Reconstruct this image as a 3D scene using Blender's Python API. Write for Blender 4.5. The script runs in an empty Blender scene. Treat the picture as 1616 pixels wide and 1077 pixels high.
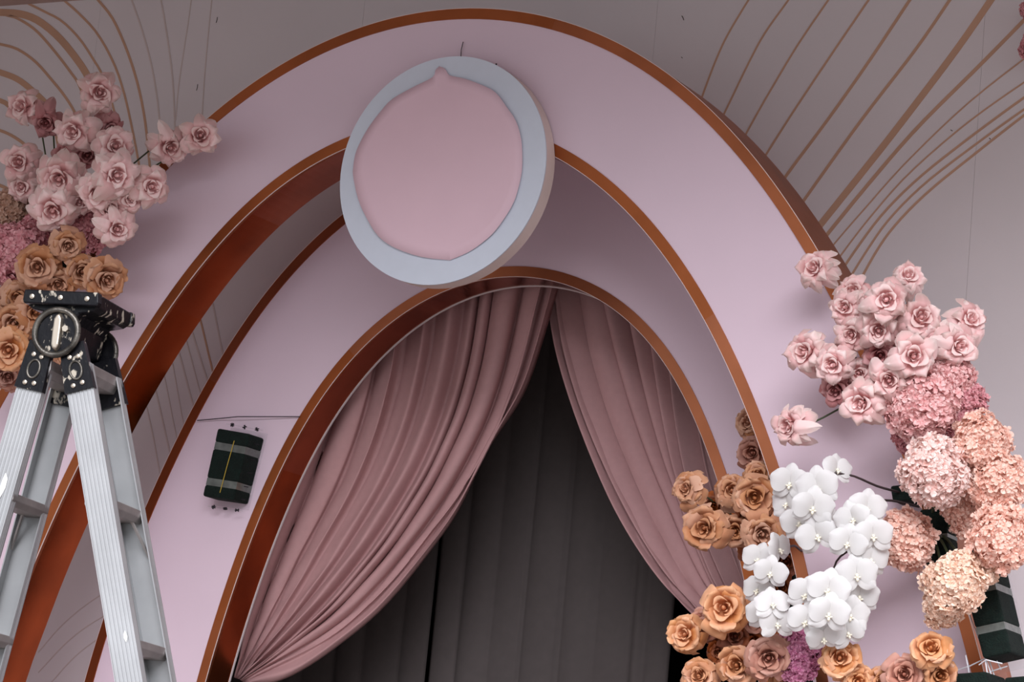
import bpy, bmesh, math, random
from mathutils import Vector, Matrix
random.seed(7)
R = random.uniform
S = bpy.context.scene
C = S.collection

# ------------------------------------------------------------------ camera
ZS = 3.47265                       # ground is 3.47 m under the fit's origin
F = 4740.12                        # focal length in pixels of the 1616 x 1077 frame
YAW, PIT, ROL = 0.50768, 0.185145, 0.094657
CAM = Vector((3.730365, -6.219325, 1.6))
FW = Vector((-math.sin(YAW)*math.cos(PIT), math.cos(YAW)*math.cos(PIT), math.sin(PIT)))
_r = Vector((math.cos(YAW), math.sin(YAW), 0)); _u = _r.cross(FW)
RT = math.cos(ROL)*_r + math.sin(ROL)*_u
UP = -math.sin(ROL)*_r + math.cos(ROL)*_u
cd = bpy.data.cameras.new('camera'); co = bpy.data.objects.new('camera', cd); C.objects.link(co)
cd.sensor_width = 36; cd.lens = F/1616*36; cd.clip_end = 200
m = Matrix.Identity(4)
for i in range(3):
    m[i][0], m[i][1], m[i][2], m[i][3] = RT[i], UP[i], -FW[i], CAM[i]
co.matrix_world = m
S.camera = co

def ray(px, py): return FW + RT*((px-808)/F) - UP*((py-538.5)/F)
def at(px, py, Y):                 # the point of the upright plane y = Y seen at a pixel
    d = ray(px, py); return CAM + d*((Y-CAM.y)/d.y)
def mpp(P): return (P-CAM).dot(FW)/F   # metres per pixel at a point

# ------------------------------------------------------------------ light: overcast sky in front of the roofed stage
w = bpy.data.worlds.new('sky'); S.world = w; w.use_nodes = True
bg = w.node_tree.nodes['Background']; bg.inputs[0].default_value = (0.93, 0.97, 1.03, 1); bg.inputs[1].default_value = 0.62
sd = bpy.data.lights.new('sun', 'SUN'); sd.energy = 3.7; sd.angle = math.radians(50); sd.color = (.99, .97, 1.03)
so = bpy.data.objects.new('sun', sd); C.objects.link(so)
so.rotation_euler = Vector((-0.45, 1.0, -0.80)).to_track_quat('-Z', 'Y').to_euler()
S.view_settings.view_transform = 'Standard'; S.view_settings.look = 'None'
S.view_settings.gamma = 1; S.view_settings.use_curve_mapping = False
S.view_settings.exposure = 0.6

# ------------------------------------------------------------------ materials
def mat(name, col, rough=.6, metal=0, noise=0, nscale=20, bump=0, bscale=200, trans=0, vary=0, attr=None, spec=.3, stretch=None, clear=0):
    M = bpy.data.materials.new(name); M.use_nodes = True
    nt = M.node_tree; N = nt.nodes; L = nt.links; b = N['Principled BSDF']; out = N['Material Output']
    b.inputs['Roughness'].default_value = rough; b.inputs['Metallic'].default_value = metal
    b.inputs['Specular IOR Level'].default_value = spec
    rgb = N.new('ShaderNodeRGB'); rgb.outputs[0].default_value = (*col, 1); src = rgb.outputs[0]
    if attr:                                            # petal: base colour to tip colour along the petal
        a = N.new('ShaderNodeAttribute'); a.attribute_name = 'tip'
        mx = N.new('ShaderNodeMix'); mx.data_type = 'RGBA'
        L.new(a.outputs['Fac'], mx.inputs[0]); mx.inputs[6].default_value = (*col, 1); mx.inputs[7].default_value = (*attr, 1)
        src = mx.outputs[2]
    tc = N.new('ShaderNodeTexCoord'); vec = tc.outputs['Object']
    if stretch:
        mp = N.new('ShaderNodeMapping'); mp.inputs['Scale'].default_value = stretch; L.new(vec, mp.inputs[0]); vec = mp.outputs[0]
    if noise:
        n = N.new('ShaderNodeTexNoise'); n.inputs['Scale'].default_value = nscale; n.inputs['Detail'].default_value = 5; L.new(vec, n.inputs['Vector'])
        mr = N.new('ShaderNodeMapRange'); mr.inputs[3].default_value = 1-noise; mr.inputs[4].default_value = 1+noise; mr.inputs[1].default_value = .25; mr.inputs[2].default_value = .75
        L.new(n.outputs[0], mr.inputs[0])
        mm = N.new('ShaderNodeVectorMath'); mm.operation = 'SCALE'; L.new(src, mm.inputs[0]); L.new(mr.outputs[0], mm.inputs['Scale']); src = mm.outputs[0]
    if vary:
        oi = N.new('ShaderNodeObjectInfo'); hs = N.new('ShaderNodeHueSaturation')
        mr = N.new('ShaderNodeMapRange'); mr.inputs[3].default_value = 1-vary; mr.inputs[4].default_value = 1+vary
        L.new(oi.outputs['Random'], mr.inputs[0]); L.new(mr.outputs[0], hs.inputs['Value'])
        mr2 = N.new('ShaderNodeMapRange'); mr2.inputs[3].default_value = 1+vary*1.5; mr2.inputs[4].default_value = 1-vary*1.5
        L.new(oi.outputs['Random'], mr2.inputs[0]); L.new(mr2.outputs[0], hs.inputs['Saturation'])
        L.new(src, hs.inputs['Color']); src = hs.outputs[0]
    L.new(src, b.inputs['Base Color'])
    if bump:
        n = N.new('ShaderNodeTexNoise'); n.inputs['Scale'].default_value = bscale; n.inputs['Detail'].default_value = 4; L.new(vec, n.inputs['Vector'])
        bp = N.new('ShaderNodeBump'); bp.inputs['Strength'].default_value = bump; bp.inputs['Distance'].default_value = .01
        L.new(n.outputs[0], bp.inputs['Height']); L.new(bp.outputs[0], b.inputs['Normal'])
    if clear:
        t = N.new('ShaderNodeBsdfTransparent'); ms = N.new('ShaderNodeMixShader'); ms.inputs[0].default_value = clear
        L.new(b.outputs[0], ms.inputs[1]); L.new(t.outputs[0], ms.inputs[2]); L.new(ms.outputs[0], out.inputs[0])
    if trans:
        t = N.new('ShaderNodeBsdfTranslucent'); L.new(src, t.inputs[0]); ms = N.new('ShaderNodeMixShader'); ms.inputs[0].default_value = trans
        L.new(b.outputs[0], ms.inputs[1]); L.new(t.outputs[0], ms.inputs[2]); L.new(ms.outputs[0], out.inputs[0])
    return M

MT = dict(
    wall=mat('wall_print', (.66, .61, .62), .75, noise=.03, nscale=3, bump=.03, bscale=60),
    line=mat('copper_ink', (.50, .30, .20), .5, noise=.06, nscale=8), faint=mat('faint_ink', (.57, .48, .455), .6, noise=.06, nscale=8),
    pink=mat('pink_paint', (.70, .56, .64), .7, noise=.025, nscale=4, bump=.02, bscale=90),
    copper=mat('copper_mirror', (.30, .072, .022), .2, 1, noise=.25, nscale=7, vary=.04, bump=.04, bscale=9),
    trim=mat('copper_trim', (.40, .128, .052), .42, 1, noise=.2, nscale=6, vary=.03, bump=.03, bscale=9),
    edge=mat('acrylic_edge', (.80, .66, .62), .35),
    discface=mat('disc_face', (.61, .665, .75), .6, noise=.02, nscale=30),
    discrim=mat('disc_rim', (.70, .58, .54), .65, noise=.04, nscale=12),
    paper=mat('pink_paper', (.75, .54, .61), .75, noise=.02, nscale=8, bump=.05, bscale=12),
    dark=mat('dark_wire', (.02, .015, .02), .6),
    curtain=mat('dusty_pink_cloth', (.47, .275, .275), .85, noise=.04, nscale=60, bump=.08, bscale=500),
    drape=mat('grey_drape', (.080, .068, .066), .9, noise=.06, nscale=40, bump=.05, bscale=500),
    black=mat('void_black', (.006, .006, .007), .95),  # stands for the unlit void behind the drapes
    ceil=mat('brown_ceiling', (.42, .31, .28), .8, noise=.1, nscale=5),
    ground=mat('paving', (.24, .20, .185), .85, noise=.12, nscale=6),
    foam=mat('floral_foam', (.003, .0095, .007), .95, noise=.4, nscale=60, bump=.5, bscale=260),
    tape=mat('clear_tape', (.11, .125, .115), .25, spec=.6, noise=.3, nscale=40),
    cage=mat('clear_plastic', (.55, .56, .60), .25, spec=.6, clear=.93),
    yellow=mat('yellow_wire', (.42, .30, .04), .5),
    tie=mat('white_tie', (.75, .76, .80), .4),
    alu=mat('aluminium', (.37, .38, .385), .45, .5, noise=.12, nscale=9, bump=.03, bscale=40),
    alud=mat('dull_aluminium', (.33, .31, .30), .5, .6, noise=.25, nscale=14),
    steel=mat('rivet', (.52, .46, .38), .35, .9),
    splat=mat('white_paint_drop', (.85, .85, .83), .6),
    stem=mat('stem_green', (.055, .075, .03), .6, vary=.2),
    orchidstem=mat('orchid_stem', (.045, .03, .03), .55),
    stemred=mat('stem_brown', (.05, .03, .022), .6),
    p_pink=mat('petal_blush', (.86, .47, .47), .6, attr=(.95, .81, .76), trans=.22, vary=.11),
    p_dusty=mat('petal_dusty', (.50, .17, .18), .65, attr=(.66, .38, .37), trans=.15, vary=.08),
    p_tan=mat('petal_tan', (.50, .205, .105), .65, attr=(.72, .42, .26), trans=.2, vary=.1),
    p_rust=mat('petal_rust', (.30, .08, .03), .65, attr=(.42, .15, .07), trans=.15, vary=.1),  # rust tone carries the shade on roses behind the arch
    p_apricot=mat('petal_apricot', (.66, .26, .10), .6, attr=(.84, .50, .29), trans=.22, vary=.06),
    p_mauve=mat('petal_mauve', (.46, .18, .13), .65, attr=(.66, .38, .29), trans=.2, vary=.08),
    h_pink=mat('hydrangea_pink', (.80, .36, .36), .65, attr=(.93, .65, .63), trans=.2),
    h_rose=mat('hydrangea_rose', (.62, .21, .25), .65, attr=(.84, .47, .49), trans=.2),
    h_peach=mat('hydrangea_peach', (.90, .48, .37), .65, attr=(.96, .74, .64), trans=.25),
    h_blush=mat('hydrangea_blush', (.90, .54, .48), .65, attr=(.97, .84, .79), trans=.25),
    h_cream=mat('hydrangea_cream', (.90, .56, .40), .65, attr=(.96, .80, .67), trans=.25),
    h_tan=mat('hydrangea_tan', (.46, .24, .15), .65, attr=(.66, .46, .36), trans=.2),
    h_mag=mat('hydrangea_magenta', (.56, .15, .32), .65, attr=(.80, .40, .56), trans=.2),
    o_white=mat('orchid_white', (.73, .72, .70), .5, attr=(.79, .79, .78), trans=.3),
    o_lip=mat('orchid_lip', (.88, .84, .70), .5),
)
def paintwork():                   # black lacquer chipped to grey and cream
    M = mat('chipped_black', (.006, .006, .008), .3, spec=.22); nt = M.node_tree; N = nt.nodes; L = nt.links; b = N['Principled BSDF']
    tc = N.new('ShaderNodeTexCoord'); n = N.new('ShaderNodeTexNoise'); n.inputs['Scale'].default_value = 55; n.inputs['Detail'].default_value = 6
    mp = N.new('ShaderNodeMapping'); mp.inputs['Scale'].default_value = (1, 1, .6); L.new(tc.outputs['Object'], mp.inputs[0]); L.new(mp.outputs[0], n.inputs['Vector'])
    cr = N.new('ShaderNodeValToRGB'); cr.color_ramp.elements[0].position = .615; cr.color_ramp.elements[0].color = (.005, .005, .007, 1)
    cr.color_ramp.elements[1].position = .66; cr.color_ramp.elements[1].color = (.42, .38, .31, 1)
    L.new(n.outputs[0], cr.inputs[0]); L.new(cr.outputs[0], b.inputs['Base Color'])
    bp = N.new('ShaderNodeBump'); bp.inputs['Strength'].default_value = .35; bp.inputs['Distance'].default_value = .004; L.new(n.outputs[0], bp.inputs['Height']); L.new(bp.outputs[0], b.inputs['Normal'])
    return M
MT['lacquer'] = paintwork(); MT['worn'] = mat('worn_metal', (.10, .092, .08), .32, .7, noise=.8, nscale=30, bump=.2, bscale=60)

# ------------------------------------------------------------------ object helpers
def tag(o, label=None, cat=None, group=None, kind=None):
    if label: o['label'] = label
    if cat: o['category'] = cat
    if group: o['group'] = group
    if kind: o['kind'] = kind
    return o
def link(name, me, parent=None, **k):
    o = bpy.data.objects.new(name, me); C.objects.link(o)
    if parent: o.parent = parent; o.matrix_parent_inverse = Matrix.Identity(4)
    return tag(o, **k)
def empty(name, loc=(0, 0, 0), M=None, **k):
    o = bpy.data.objects.new(name, None); C.objects.link(o); o.empty_display_size = .05
    if M is not None: o.matrix_world = M
    else: o.location = loc
    return tag(o, **k)
def mk(name, V, Fc, mt, smooth=False):
    me = bpy.data.meshes.new(name); me.from_pydata([tuple(v) for v in V], [], Fc); me.materials.append(MT[mt] if isinstance(mt, str) else mt)
    if smooth: me.polygons.foreach_set('use_smooth', [True]*len(me.polygons))
    me.update(); return me
def box(x0, x1, y0, y1, z0, z1):
    V = [(x, y, z) for z in (z0, z1) for y in (y0, y1) for x in (x0, x1)]
    return V, [(0, 2, 3, 1), (4, 5, 7, 6), (0, 1, 5, 4), (2, 6, 7, 3), (0, 4, 6, 2), (1, 3, 7, 5)]
def hexa(a, b):                    # two matching loops of points -> closed prism
    n = len(a); V = list(a)+list(b)
    Fc = [tuple(range(n))[::-1], tuple(range(n, 2*n))]+[(i, (i+1) % n, n+(i+1) % n, n+i) for i in range(n)]
    return V, Fc
def tube(pts, rad, n=6, caps=True):
    pts = [Vector(p) for p in pts]; V = []; Fc = []
    rr = rad if isinstance(rad, (list, tuple)) else [rad]*len(pts)
    ref = None
    for i, p in enumerate(pts):
        t = (pts[min(i+1, len(pts)-1)]-pts[max(i-1, 0)]).normalized()
        if ref is None: ref = t.orthogonal().normalized()
        ref = (ref-t*ref.dot(t)).normalized(); s = t.cross(ref)
        for k in range(n):
            a = 2*math.pi*k/n; V.append(p+(ref*math.cos(a)+s*math.sin(a))*rr[i])
    for i in range(len(pts)-1):
        for k in range(n):
            Fc.append((i*n+k, i*n+(k+1) % n, (i+1)*n+(k+1) % n, (i+1)*n+k))
    if caps: Fc.append(tuple(range(n))[::-1]); Fc.append(tuple((len(pts)-1)*n+k for k in range(n)))
    return V, Fc
def join(*parts):
    V = []; Fc = []
    for v, f in parts:
        o = len(V); V += list(v); Fc += [tuple(i+o for i in q) for q in f]
    return V, Fc
def spline(pts, n):                # Catmull-Rom through points
    P = [Vector(p) for p in pts]; P = [P[0]*2-P[1]]+P+[P[-1]*2-P[-2]]; out = []; m_ = len(P)-3
    for i in range(n):
        t = i/(n-1)*m_; k = min(int(t), m_-1); t -= k; a, b, c, d = P[k:k+4]
        out.append(.5*((2*b)+(c-a)*t+(2*a-5*b+4*c-d)*t*t+(3*b-a-3*c+d)*t**3))
    return out

# ------------------------------------------------------------------ setting
E, D1, D2 = 0.4433, 0.1416, 0.104      # y of the inner arch's front, depth of the outer and of the inner arch
YW = E+D2                              # y of the back wall
POLY = dict(OO=(-.6, [0.91115, 0.00654, 0.05536, -0.00712, 0.01901, 0.00142, 0.00361]),
            OI=(-.6, [0.60327, -0.00977, 0.0583, 0.00903, 0.00729, -0.00174, 0.00334]),
            IO=(-.9, [0.98518, 0.00142, -0.07101, -0.00139, 0.04484, 0.00029, -0.00136]),
            II=(-.9, [0.62618, 0.00767, -0.03981, -0.01419, 0.02798, 0.0064, -0.00156, -0.00082, 0.00019]))
def curve(key, n=121, tm=2.05):        # an arch edge as (x, z) from its left foot over the top to its right foot
    zc, c = POLY[key]; P = []
    for i in range(n):
        t = -tm+2*tm*i/(n-1); r = sum(q*t**k for k, q in enumerate(c))
        P.append(Vector((r*math.sin(t), zc+r*math.cos(t)+ZS)))
    def foot(p, q):                    # carry the end on down to the ground, turning upright
        dz = q.y-p.y; sl = (p.x-q.x)/dz; out = []
        for i in range(1, 13):
            s = p.y*i/12; out.append(Vector((p.x+sl*1.0*(1-math.exp(-s)), p.y-s)))
        return out
    return foot(P[0], P[1])[::-1]+P+foot(P[-1], P[-2])
CV = {k: curve(k) for k in POLY}
def offs(P, d):                        # shift a curve along its outward normal
    out = []
    for i, p in enumerate(P):
        t = (P[min(i+1, len(P)-1)]-P[max(i-1, 0)]).normalized(); out.append(p+Vector((-t.y, t.x))*d)
    return out
def strip(A, B, y0, y1):               # closed solid between two (x, z) curves, from y0 (front) to y1
    n = len(A); V = []
    for a, b in zip(A, B): V += [(a.x, y0, a.y), (b.x, y0, b.y), (b.x, y1, b.y), (a.x, y1, a.y)]
    Fc = []
    for i in range(n-1):
        for k in range(4): Fc.append((4*i+k, 4*(i+1)+k, 4*(i+1)+(k+1) % 4, 4*i+(k+1) % 4))
    Fc += [(0, 1, 2, 3), (4*n-1, 4*n-2, 4*n-3, 4*n-4)]
    return V, Fc
def recalc(me):
    bm = bmesh.new(); bm.from_mesh(me); bmesh.ops.recalc_face_normals(bm, faces=bm.faces); bm.to_mesh(me); bm.free(); return me

ZC = at(0, 10, YW).z                   # the ceiling line just shows in the corner above the left flowers
link('floor', mk('floor', *box(-12, 14, -14, 5, -.1, 0), 'ground'), kind='structure')
RF = [(-6, -5.7), (4, -1.0), (9, -1.0), (9, 3.2), (-6, 3.2)]      # unseen roof outline, skewed to darken the ladder's side
link('ceiling', recalc(mk('ceiling', *hexa([(x, y, ZC) for x, y in RF], [(x, y, ZC+.15) for x, y in RF]), 'ceil')), kind='structure')

link('shade_wall_left', mk('shade_wall_left', *box(-3.3, -3.2, -2.3, YW, 0, ZC), 'ceil'), kind='structure')  # unseen side wall, added to keep light off the left
# back wall: upright printed panels with fine joints and the curtain opening cut through
opening = offs(CV['II'], -.0022)
cut = bpy.data.objects.new('cut', recalc(mk('cut', *hexa([(p.x, YW-.1, p.y if 0 < i < len(opening)-1 else -.5) for i, p in enumerate(opening)],
                                                       [(p.x, YW+.2, p.y if 0 < i < len(opening)-1 else -.5) for i, p in enumerate(opening)]), 'wall'))); C.objects.link(cut)
wall = empty('wall_back', kind='structure')
s0 = at(1556, 0, YW).x; s1 = at(1035, 40, YW).x; wd = (s0-s1)
xs = [s0+wd*k for k in range(-7, 6)]
for a, b in zip(xs[:-1], xs[1:]):
    me = recalc(mk('wall_panel', *box(a+.0003, b-.0003, YW, YW+.006, 0, ZC), 'wall'))
    o = link('wall_panel', me, wall)
    if b > -1 and a < 1:
        md = o.modifiers.new('b', 'BOOLEAN'); md.operation = 'DIFFERENCE'; md.object = cut; md.solver = 'EXACT'
        dg = bpy.context.evaluated_depsgraph_get(); dg.update()
        nm = bpy.data.meshes.new_from_object(o.evaluated_get(dg)); o.modifiers.clear(); o.data = nm
bpy.data.objects.remove(cut)
link('backing_board', mk('backing_board', *join(box(xs[0], -1.1, YW+.006, YW+.018, 0, ZC), box(1.1, xs[-1], YW+.006, YW+.018, 0, ZC), box(-1.1, 1.1, YW+.006, YW+.018, 3.35, ZC)), 'wall'), wall)

LINES = [
 (3, (1200, -28), (1181, 0), (1147.7, 55.7), (1129, 96.5), (1112.4, 140), (1100, 175)),
 (3, (1262, -28), (1244, 0), (1207, 52), (1181, 100), (1147.7, 169), (1130, 205)),
 (3, (1326, -28), (1307, 0), (1259, 70.6), (1214.5, 144.8), (1183, 200.5), (1165, 235)),
 (3.4, (1390, -28), (1370.5, 0), (1314.8, 81.7), (1255.4, 170.8), (1212.7, 237.7), (1190, 275)),
 (5, (1455, -28), (1435.5, 0), (1373, 94), (1309, 185), (1242.4, 274.8), (1220, 310)),
 (5, (1518, -28), (1498.6, 0), (1444.8, 78), (1359.3, 189.4), (1270.2, 313.8), (1245, 350)),
 (11, (1582, -28), (1563.6, 0), (1504.2, 85.4), (1411.3, 207.9), (1355.6, 278.5), (1296.2, 352.8), (1270, 387)),
 (6, (1660, -15), (1616, 31.6), (1545, 104), (1448.5, 200.5), (1374.2, 285.9), (1307.4, 367.6), (1285, 397)),
 (2.4, (1680, 45), (1616, 92.8), (1522.7, 167.1), (1430, 256.2), (1366.8, 326.8), (1318.5, 382.5), (1290, 420)),
 (2.6, (1680, 90), (1616, 130), (1522.7, 196.8), (1433.6, 274.8), (1374.2, 341.6), (1329.6, 399.2), (1300, 440)),
 (4, (1680, 112), (1616, 154), (1522.7, 222.8), (1448.5, 282.2), (1392.8, 337.9), (1348.2, 397.3), (1310, 455)),
 (3.6, (1680, 130), (1616, 172.7), (1541.3, 226.5), (1459.6, 289.6), (1403.9, 345.3), (1366.8, 397.3), (1325, 465)),
 (4, (1680, 136), (1616, 182), (1545, 237.6), (1467, 300.8), (1415, 352.8), (1381.6, 399), (1340, 475)),
 (11, (-60, 18), (0, 19.5), (33.4, 22.3), (61.3, 33.4), (92, 58.5), (119.8, 92), (139.3, 122.6), (165, 180), (178, 240)),
 (4, (10, 24), (27.9, 29.3), (55.7, 47.4), (83.6, 78), (111.5, 114.2), (125.4, 136.5), (150, 200)),
 (3.5, (10, -14), (39, 2.8), (69.7, 18.1), (97.5, 33.4), (125.4, 61.3), (147.7, 94.7), (161.6, 119.8), (180, 175), (192, 250)),
 (3.5, (80, -18), (100.3, 0), (125.4, 22.3), (153.2, 52.9), (178.3, 97.5), (195, 144.9), (209, 206.2), (220, 264.7), (226, 310)),
 (4, (135, -22), (154.6, 0), (178.3, 30.6), (200.6, 80.8), (217.3, 133.7), (228.5, 189.5), (235.4, 253.6), (240, 300)),
 (2.6, (198, -22), (207.6, 0), (225.7, 52.9), (239.6, 105.9), (248, 156), (252.2, 200.6), (256, 260)),
 (2.6, (252, -10), (259, 27.9), (267.5, 83.6), (273, 133.7), (275.8, 200.6), (277, 250)),
 (1.8, (303, -10), (297, 35), (289.8, 80.8), (281.4, 139.3), (277, 190)),
 (1.8, (335, -10), (328, 60), (322, 130), (318, 200)),
 (4, (-50, 60), (0, 69.7), (27.9, 78), (55.7, 97.5), (80.8, 125.4), (103, 153.2), (119.8, 181), (135, 215)),
 (9, (-50, 98), (0, 114.2), (27.9, 125.4), (52.9, 144.9), (75.2, 167.2), (86, 195), (95, 235)),
 (7, (-50, 140), (0, 158.8), (14, 167), (40, 190)),
 (4.5, (-50, 192), (0, 206), (27.9, 220), (55.7, 242.4), (80.8, 264.7), (95, 285)),
 (4, (-40, 235), (0, 249), (25, 264), (50, 290)), (5, (-40, 280), (0, 293), (25, 305)),
 (2.6, (322, 430), (335, 477), (351, 556), (362, 600)), (3, (305, 470), (316.5, 507), (335, 584), (346, 625)),
 (2.6, (293, 490), (304, 527), (326.5, 598.7), (340, 640)), (1.8, (282, 500), (295.5, 544), (314, 613.6), (326, 655)),
 (2.6, (268, 510), (283, 559), (303, 633.4), (315, 670)), (1.6, (260, 530), (272, 574), (286.8, 655.7), (296, 700)),
 (1.6, (248, 560), (259.5, 596), (274.4, 670.6), (284, 715)), (2.6, (232, 570), (246, 618.5), (265.7, 705), (276, 750)),
 (2, (218, 600), (232, 646), (244.6, 705), (254, 760)),
 (1.6, (60, 1030), (100, 985), (150, 945), (200, 920)), (1.6, (60, 1062), (110, 1010), (160, 975), (210, 955)), (1.6, (70, 1090), (120, 1035), (170, 1000), (215, 985)),
]
for q in LINES:                        # flat printed copper lines of the wall
    wpx, pts = q[0], [at(x, y, YW-.0012) for x, y in q[1:]]
    pts = spline(pts, 26); hw = wpx*.5*mpp(pts[5])*1.06; V = []; Fc = []
    for i, p in enumerate(pts):
        t = (pts[min(i+1, 25)]-pts[max(i-1, 0)]).normalized(); nrm = Vector((-t.z, 0, t.x))
        for s, y in ((-1, 0), (1, 0), (1, .0011), (-1, .0011)): V.append(p+nrm*hw*s+Vector((0, y, 0)))
        if i:
            for k in range(4): Fc.append((4*i-4+k, 4*i+k, 4*i+(k+1) % 4, 4*i-4+(k+1) % 4))
    link('copper_line', recalc(mk('copper_line', V, Fc, 'faint' if wpx < 2.7 and q[1][0] < 1000 else 'line')), wall)
# small scuffs on the wall
for x, y, dx, dy in ((312, 133, -2, 10), (343, 27, -2, 9), (1076, 25, 3, 7), (1075, 90, 2, 2), (1500, 205, 3, 2), (1561, 218, 2, 2)):
    a, b = at(x, y, YW-.001), at(x+dx, y+dy, YW-.001)
    link('scuff', mk('scuff', *tube([a, (a+b)/2+Vector((.001, 0, 0)), b], .0009, 5), 'stemred'), wall)

# backstage behind the curtains, its darkness put in as black walls
bs = link('wall_backstage', mk('wall_backstage', *join(box(-2.2, 2.2, 2.6, 2.65, 0, ZC), box(-2.25, -2.2, YW+.04, 2.65, 0, ZC), box(2.2, 2.25, YW+.04, 2.65, 0, ZC)), 'black'), kind='structure')

# ------------------------------------------------------------------ the two arches
TW = .027
def arch(name, o_, i_, y0, dep, label, seamo, seami, so_=0, si_=0):
    A = empty(name, (0, y0+dep/2, 0), label=label, cat='arch')
    A0 = CV[o_]; B0 = CV[i_]; n = len(A0); lo = Vector((0, y0+dep/2, 0))
    def add(nm, V, Fc, mt, **k):
        me = recalc(mk(nm, [Vector(v)-lo for v in V], Fc, mt)); return link(nm, me, A, **k)
    add('face_panel', *strip(offs(A0, -TW), offs(B0, TW), y0, y0+.012), 'pink')
    add('back_panel', *strip(offs(A0, -.004), offs(B0, .004), y0+dep-.01, y0+dep-.002), 'pink')
    def cuts(total, st):
        c = list(range(st, n-1, total)); c = [0]+[q for q in c if q > 3]
        if n-1-c[-1] < 4: c.pop()
        return c+[n-1]
    for P, sgn, sm, st, nmb in ((A0, -1, seamo, so_, 'outer'), (B0, 1, seami, si_, 'inner')):
        Q = offs(P, sgn*TW); c = cuts(sm, st)
        for a, b in zip(c[:-1], c[1:]):
            add('copper_trim', *strip(P[a:b+1], Q[a:b+1], y0-.003, y0+.010), 'trim')
        Q = offs(P, sgn*.004); c = cuts(max(6, sm//2), st)
        for a, b in zip(c[:-1], c[1:]):
            add('copper_band', *strip(P[a:b+1], Q[a:b+1], y0+.0102, y0+dep+(.05 if sgn < 0 and y0 == 0 else 0)), 'trim' if sgn < 0 else 'copper')
        add('acrylic_edge', *strip(offs(P, -sgn*.0012), offs(P, -sgn*.0001), y0-.0035, y0-.0008), 'edge')
    return A
arch('entrance_arch', 'OO', 'OI', 0, D1, 'tall pink arch with copper mirror edging that carries the round sign', 31, 27, 20, 6)
arch('entrance_arch', 'IO', 'II', E, D2-.0005, 'smaller pink arch framing the curtains, set back against the wall', 29, 33, 8, 15)

# ------------------------------------------------------------------ round sign
XD, ZD, YD, RD = .0559, -.1194+ZS, -.0523, .29
sg = empty('round_sign', (XD, YD, ZD), label='round pale blue sign mostly covered by pink paper on the tall arch', cat='sign')
NR = 96
def ring(r, y): return [(r*math.cos(2*math.pi*i/NR), y, r*math.sin(2*math.pi*i/NR)) for i in range(NR)]
link('sign_face', recalc(mk('sign_face', *hexa(ring(RD, 0), ring(RD, .004)), 'discface')), sg)
V = ring(RD-.0008, .004)+ring(RD-.0008, .0478)+ring(RD-.03, .0478)+ring(RD-.03, .004)
link('sign_rim', recalc(mk('sign_rim', V, [(k*NR+i, k*NR+(i+1) % NR, ((k+1) % 4)*NR+(i+1) % NR, ((k+1) % 4)*NR+i) for k in range(4) for i in range(NR)], 'discrim')), sg)
OUT = [(693.6,105),(688,111.6),(683.4,122.7),(653.7,137.6),(620.3,156),(601.7,174.7),(583,198.8),(570,221),(560.9,243.4),(558,265.7),(558.5,278.6),(566.4,313.9),(579.4,343.6),(598,373.3),(624,391.8),(664.8,405.8),(705.7,410.4),(713,409.5),(737.1,399.3),(755.7,388),(778,369.6),(796.6,345.4),(811.4,319.4),(818.8,295.3),(823.5,271),(824.4,247),(822.6,219),(815,191.4),(800.3,169),(783.6,146.9),(761.3,134.8),(733.4,124.6),(716.7,120.9),(708.4,118),(703.7,110.6),(700,107)]
pts = [at(x, y, YD-.004)-Vector((XD, YD, ZD)) for x, y in OUT]; pts = [p for p in spline(pts+[pts[0]], 109)][:-1]
ctr = Vector((sum(p.x for p in pts)/len(pts), -.003, sum(p.z for p in pts)/len(pts))); n = len(pts); V = []; Fc = []
RG = 9
for k in range(RG+1):
    f = k/RG
    for i, p in enumerate(pts):
        q = ctr.lerp(p, f); wv = .0016*math.sin(9*q.x+3)*math.sin(8*q.z)-.0022*f**8*(1+math.sin(i*.23))
        V.append(Vector((q.x, -.0035+min(wv, .001), q.z)))
for k in range(RG):
    for i in range(n): Fc.append((k*n+i, k*n+(i+1) % n, (k+1)*n+(i+1) % n, (k+1)*n+i))
me = mk('paper_cover', V, Fc, 'paper', True); bm = bmesh.new(); bm.from_mesh(me); bmesh.ops.remove_doubles(bm, verts=bm.verts, dist=1e-5); bmesh.ops.recalc_face_normals(bm, faces=bm.faces); bm.to_mesh(me); bm.free()
cv = link('paper_cover', me, sg, label='pink paper cover with a small tab on top'); sm = cv.modifiers.new('t', 'SOLIDIFY'); sm.thickness = .0008
a, b, c = at(731, 66, -.006), at(728, 78, -.006), at(727, 95, -.006); lo = Vector((XD, YD, ZD))
link('hanging_wire', mk('hanging_wire', *tube([a-lo, b-lo, c-lo], .0011, 5), 'dark'), sg)
a = at(782, 104, -.02)-lo; link('wire_end', mk('wire_end', *tube([a, a+Vector((.002, 0, .006))], .002, 5), 'dark'), sg)

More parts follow.
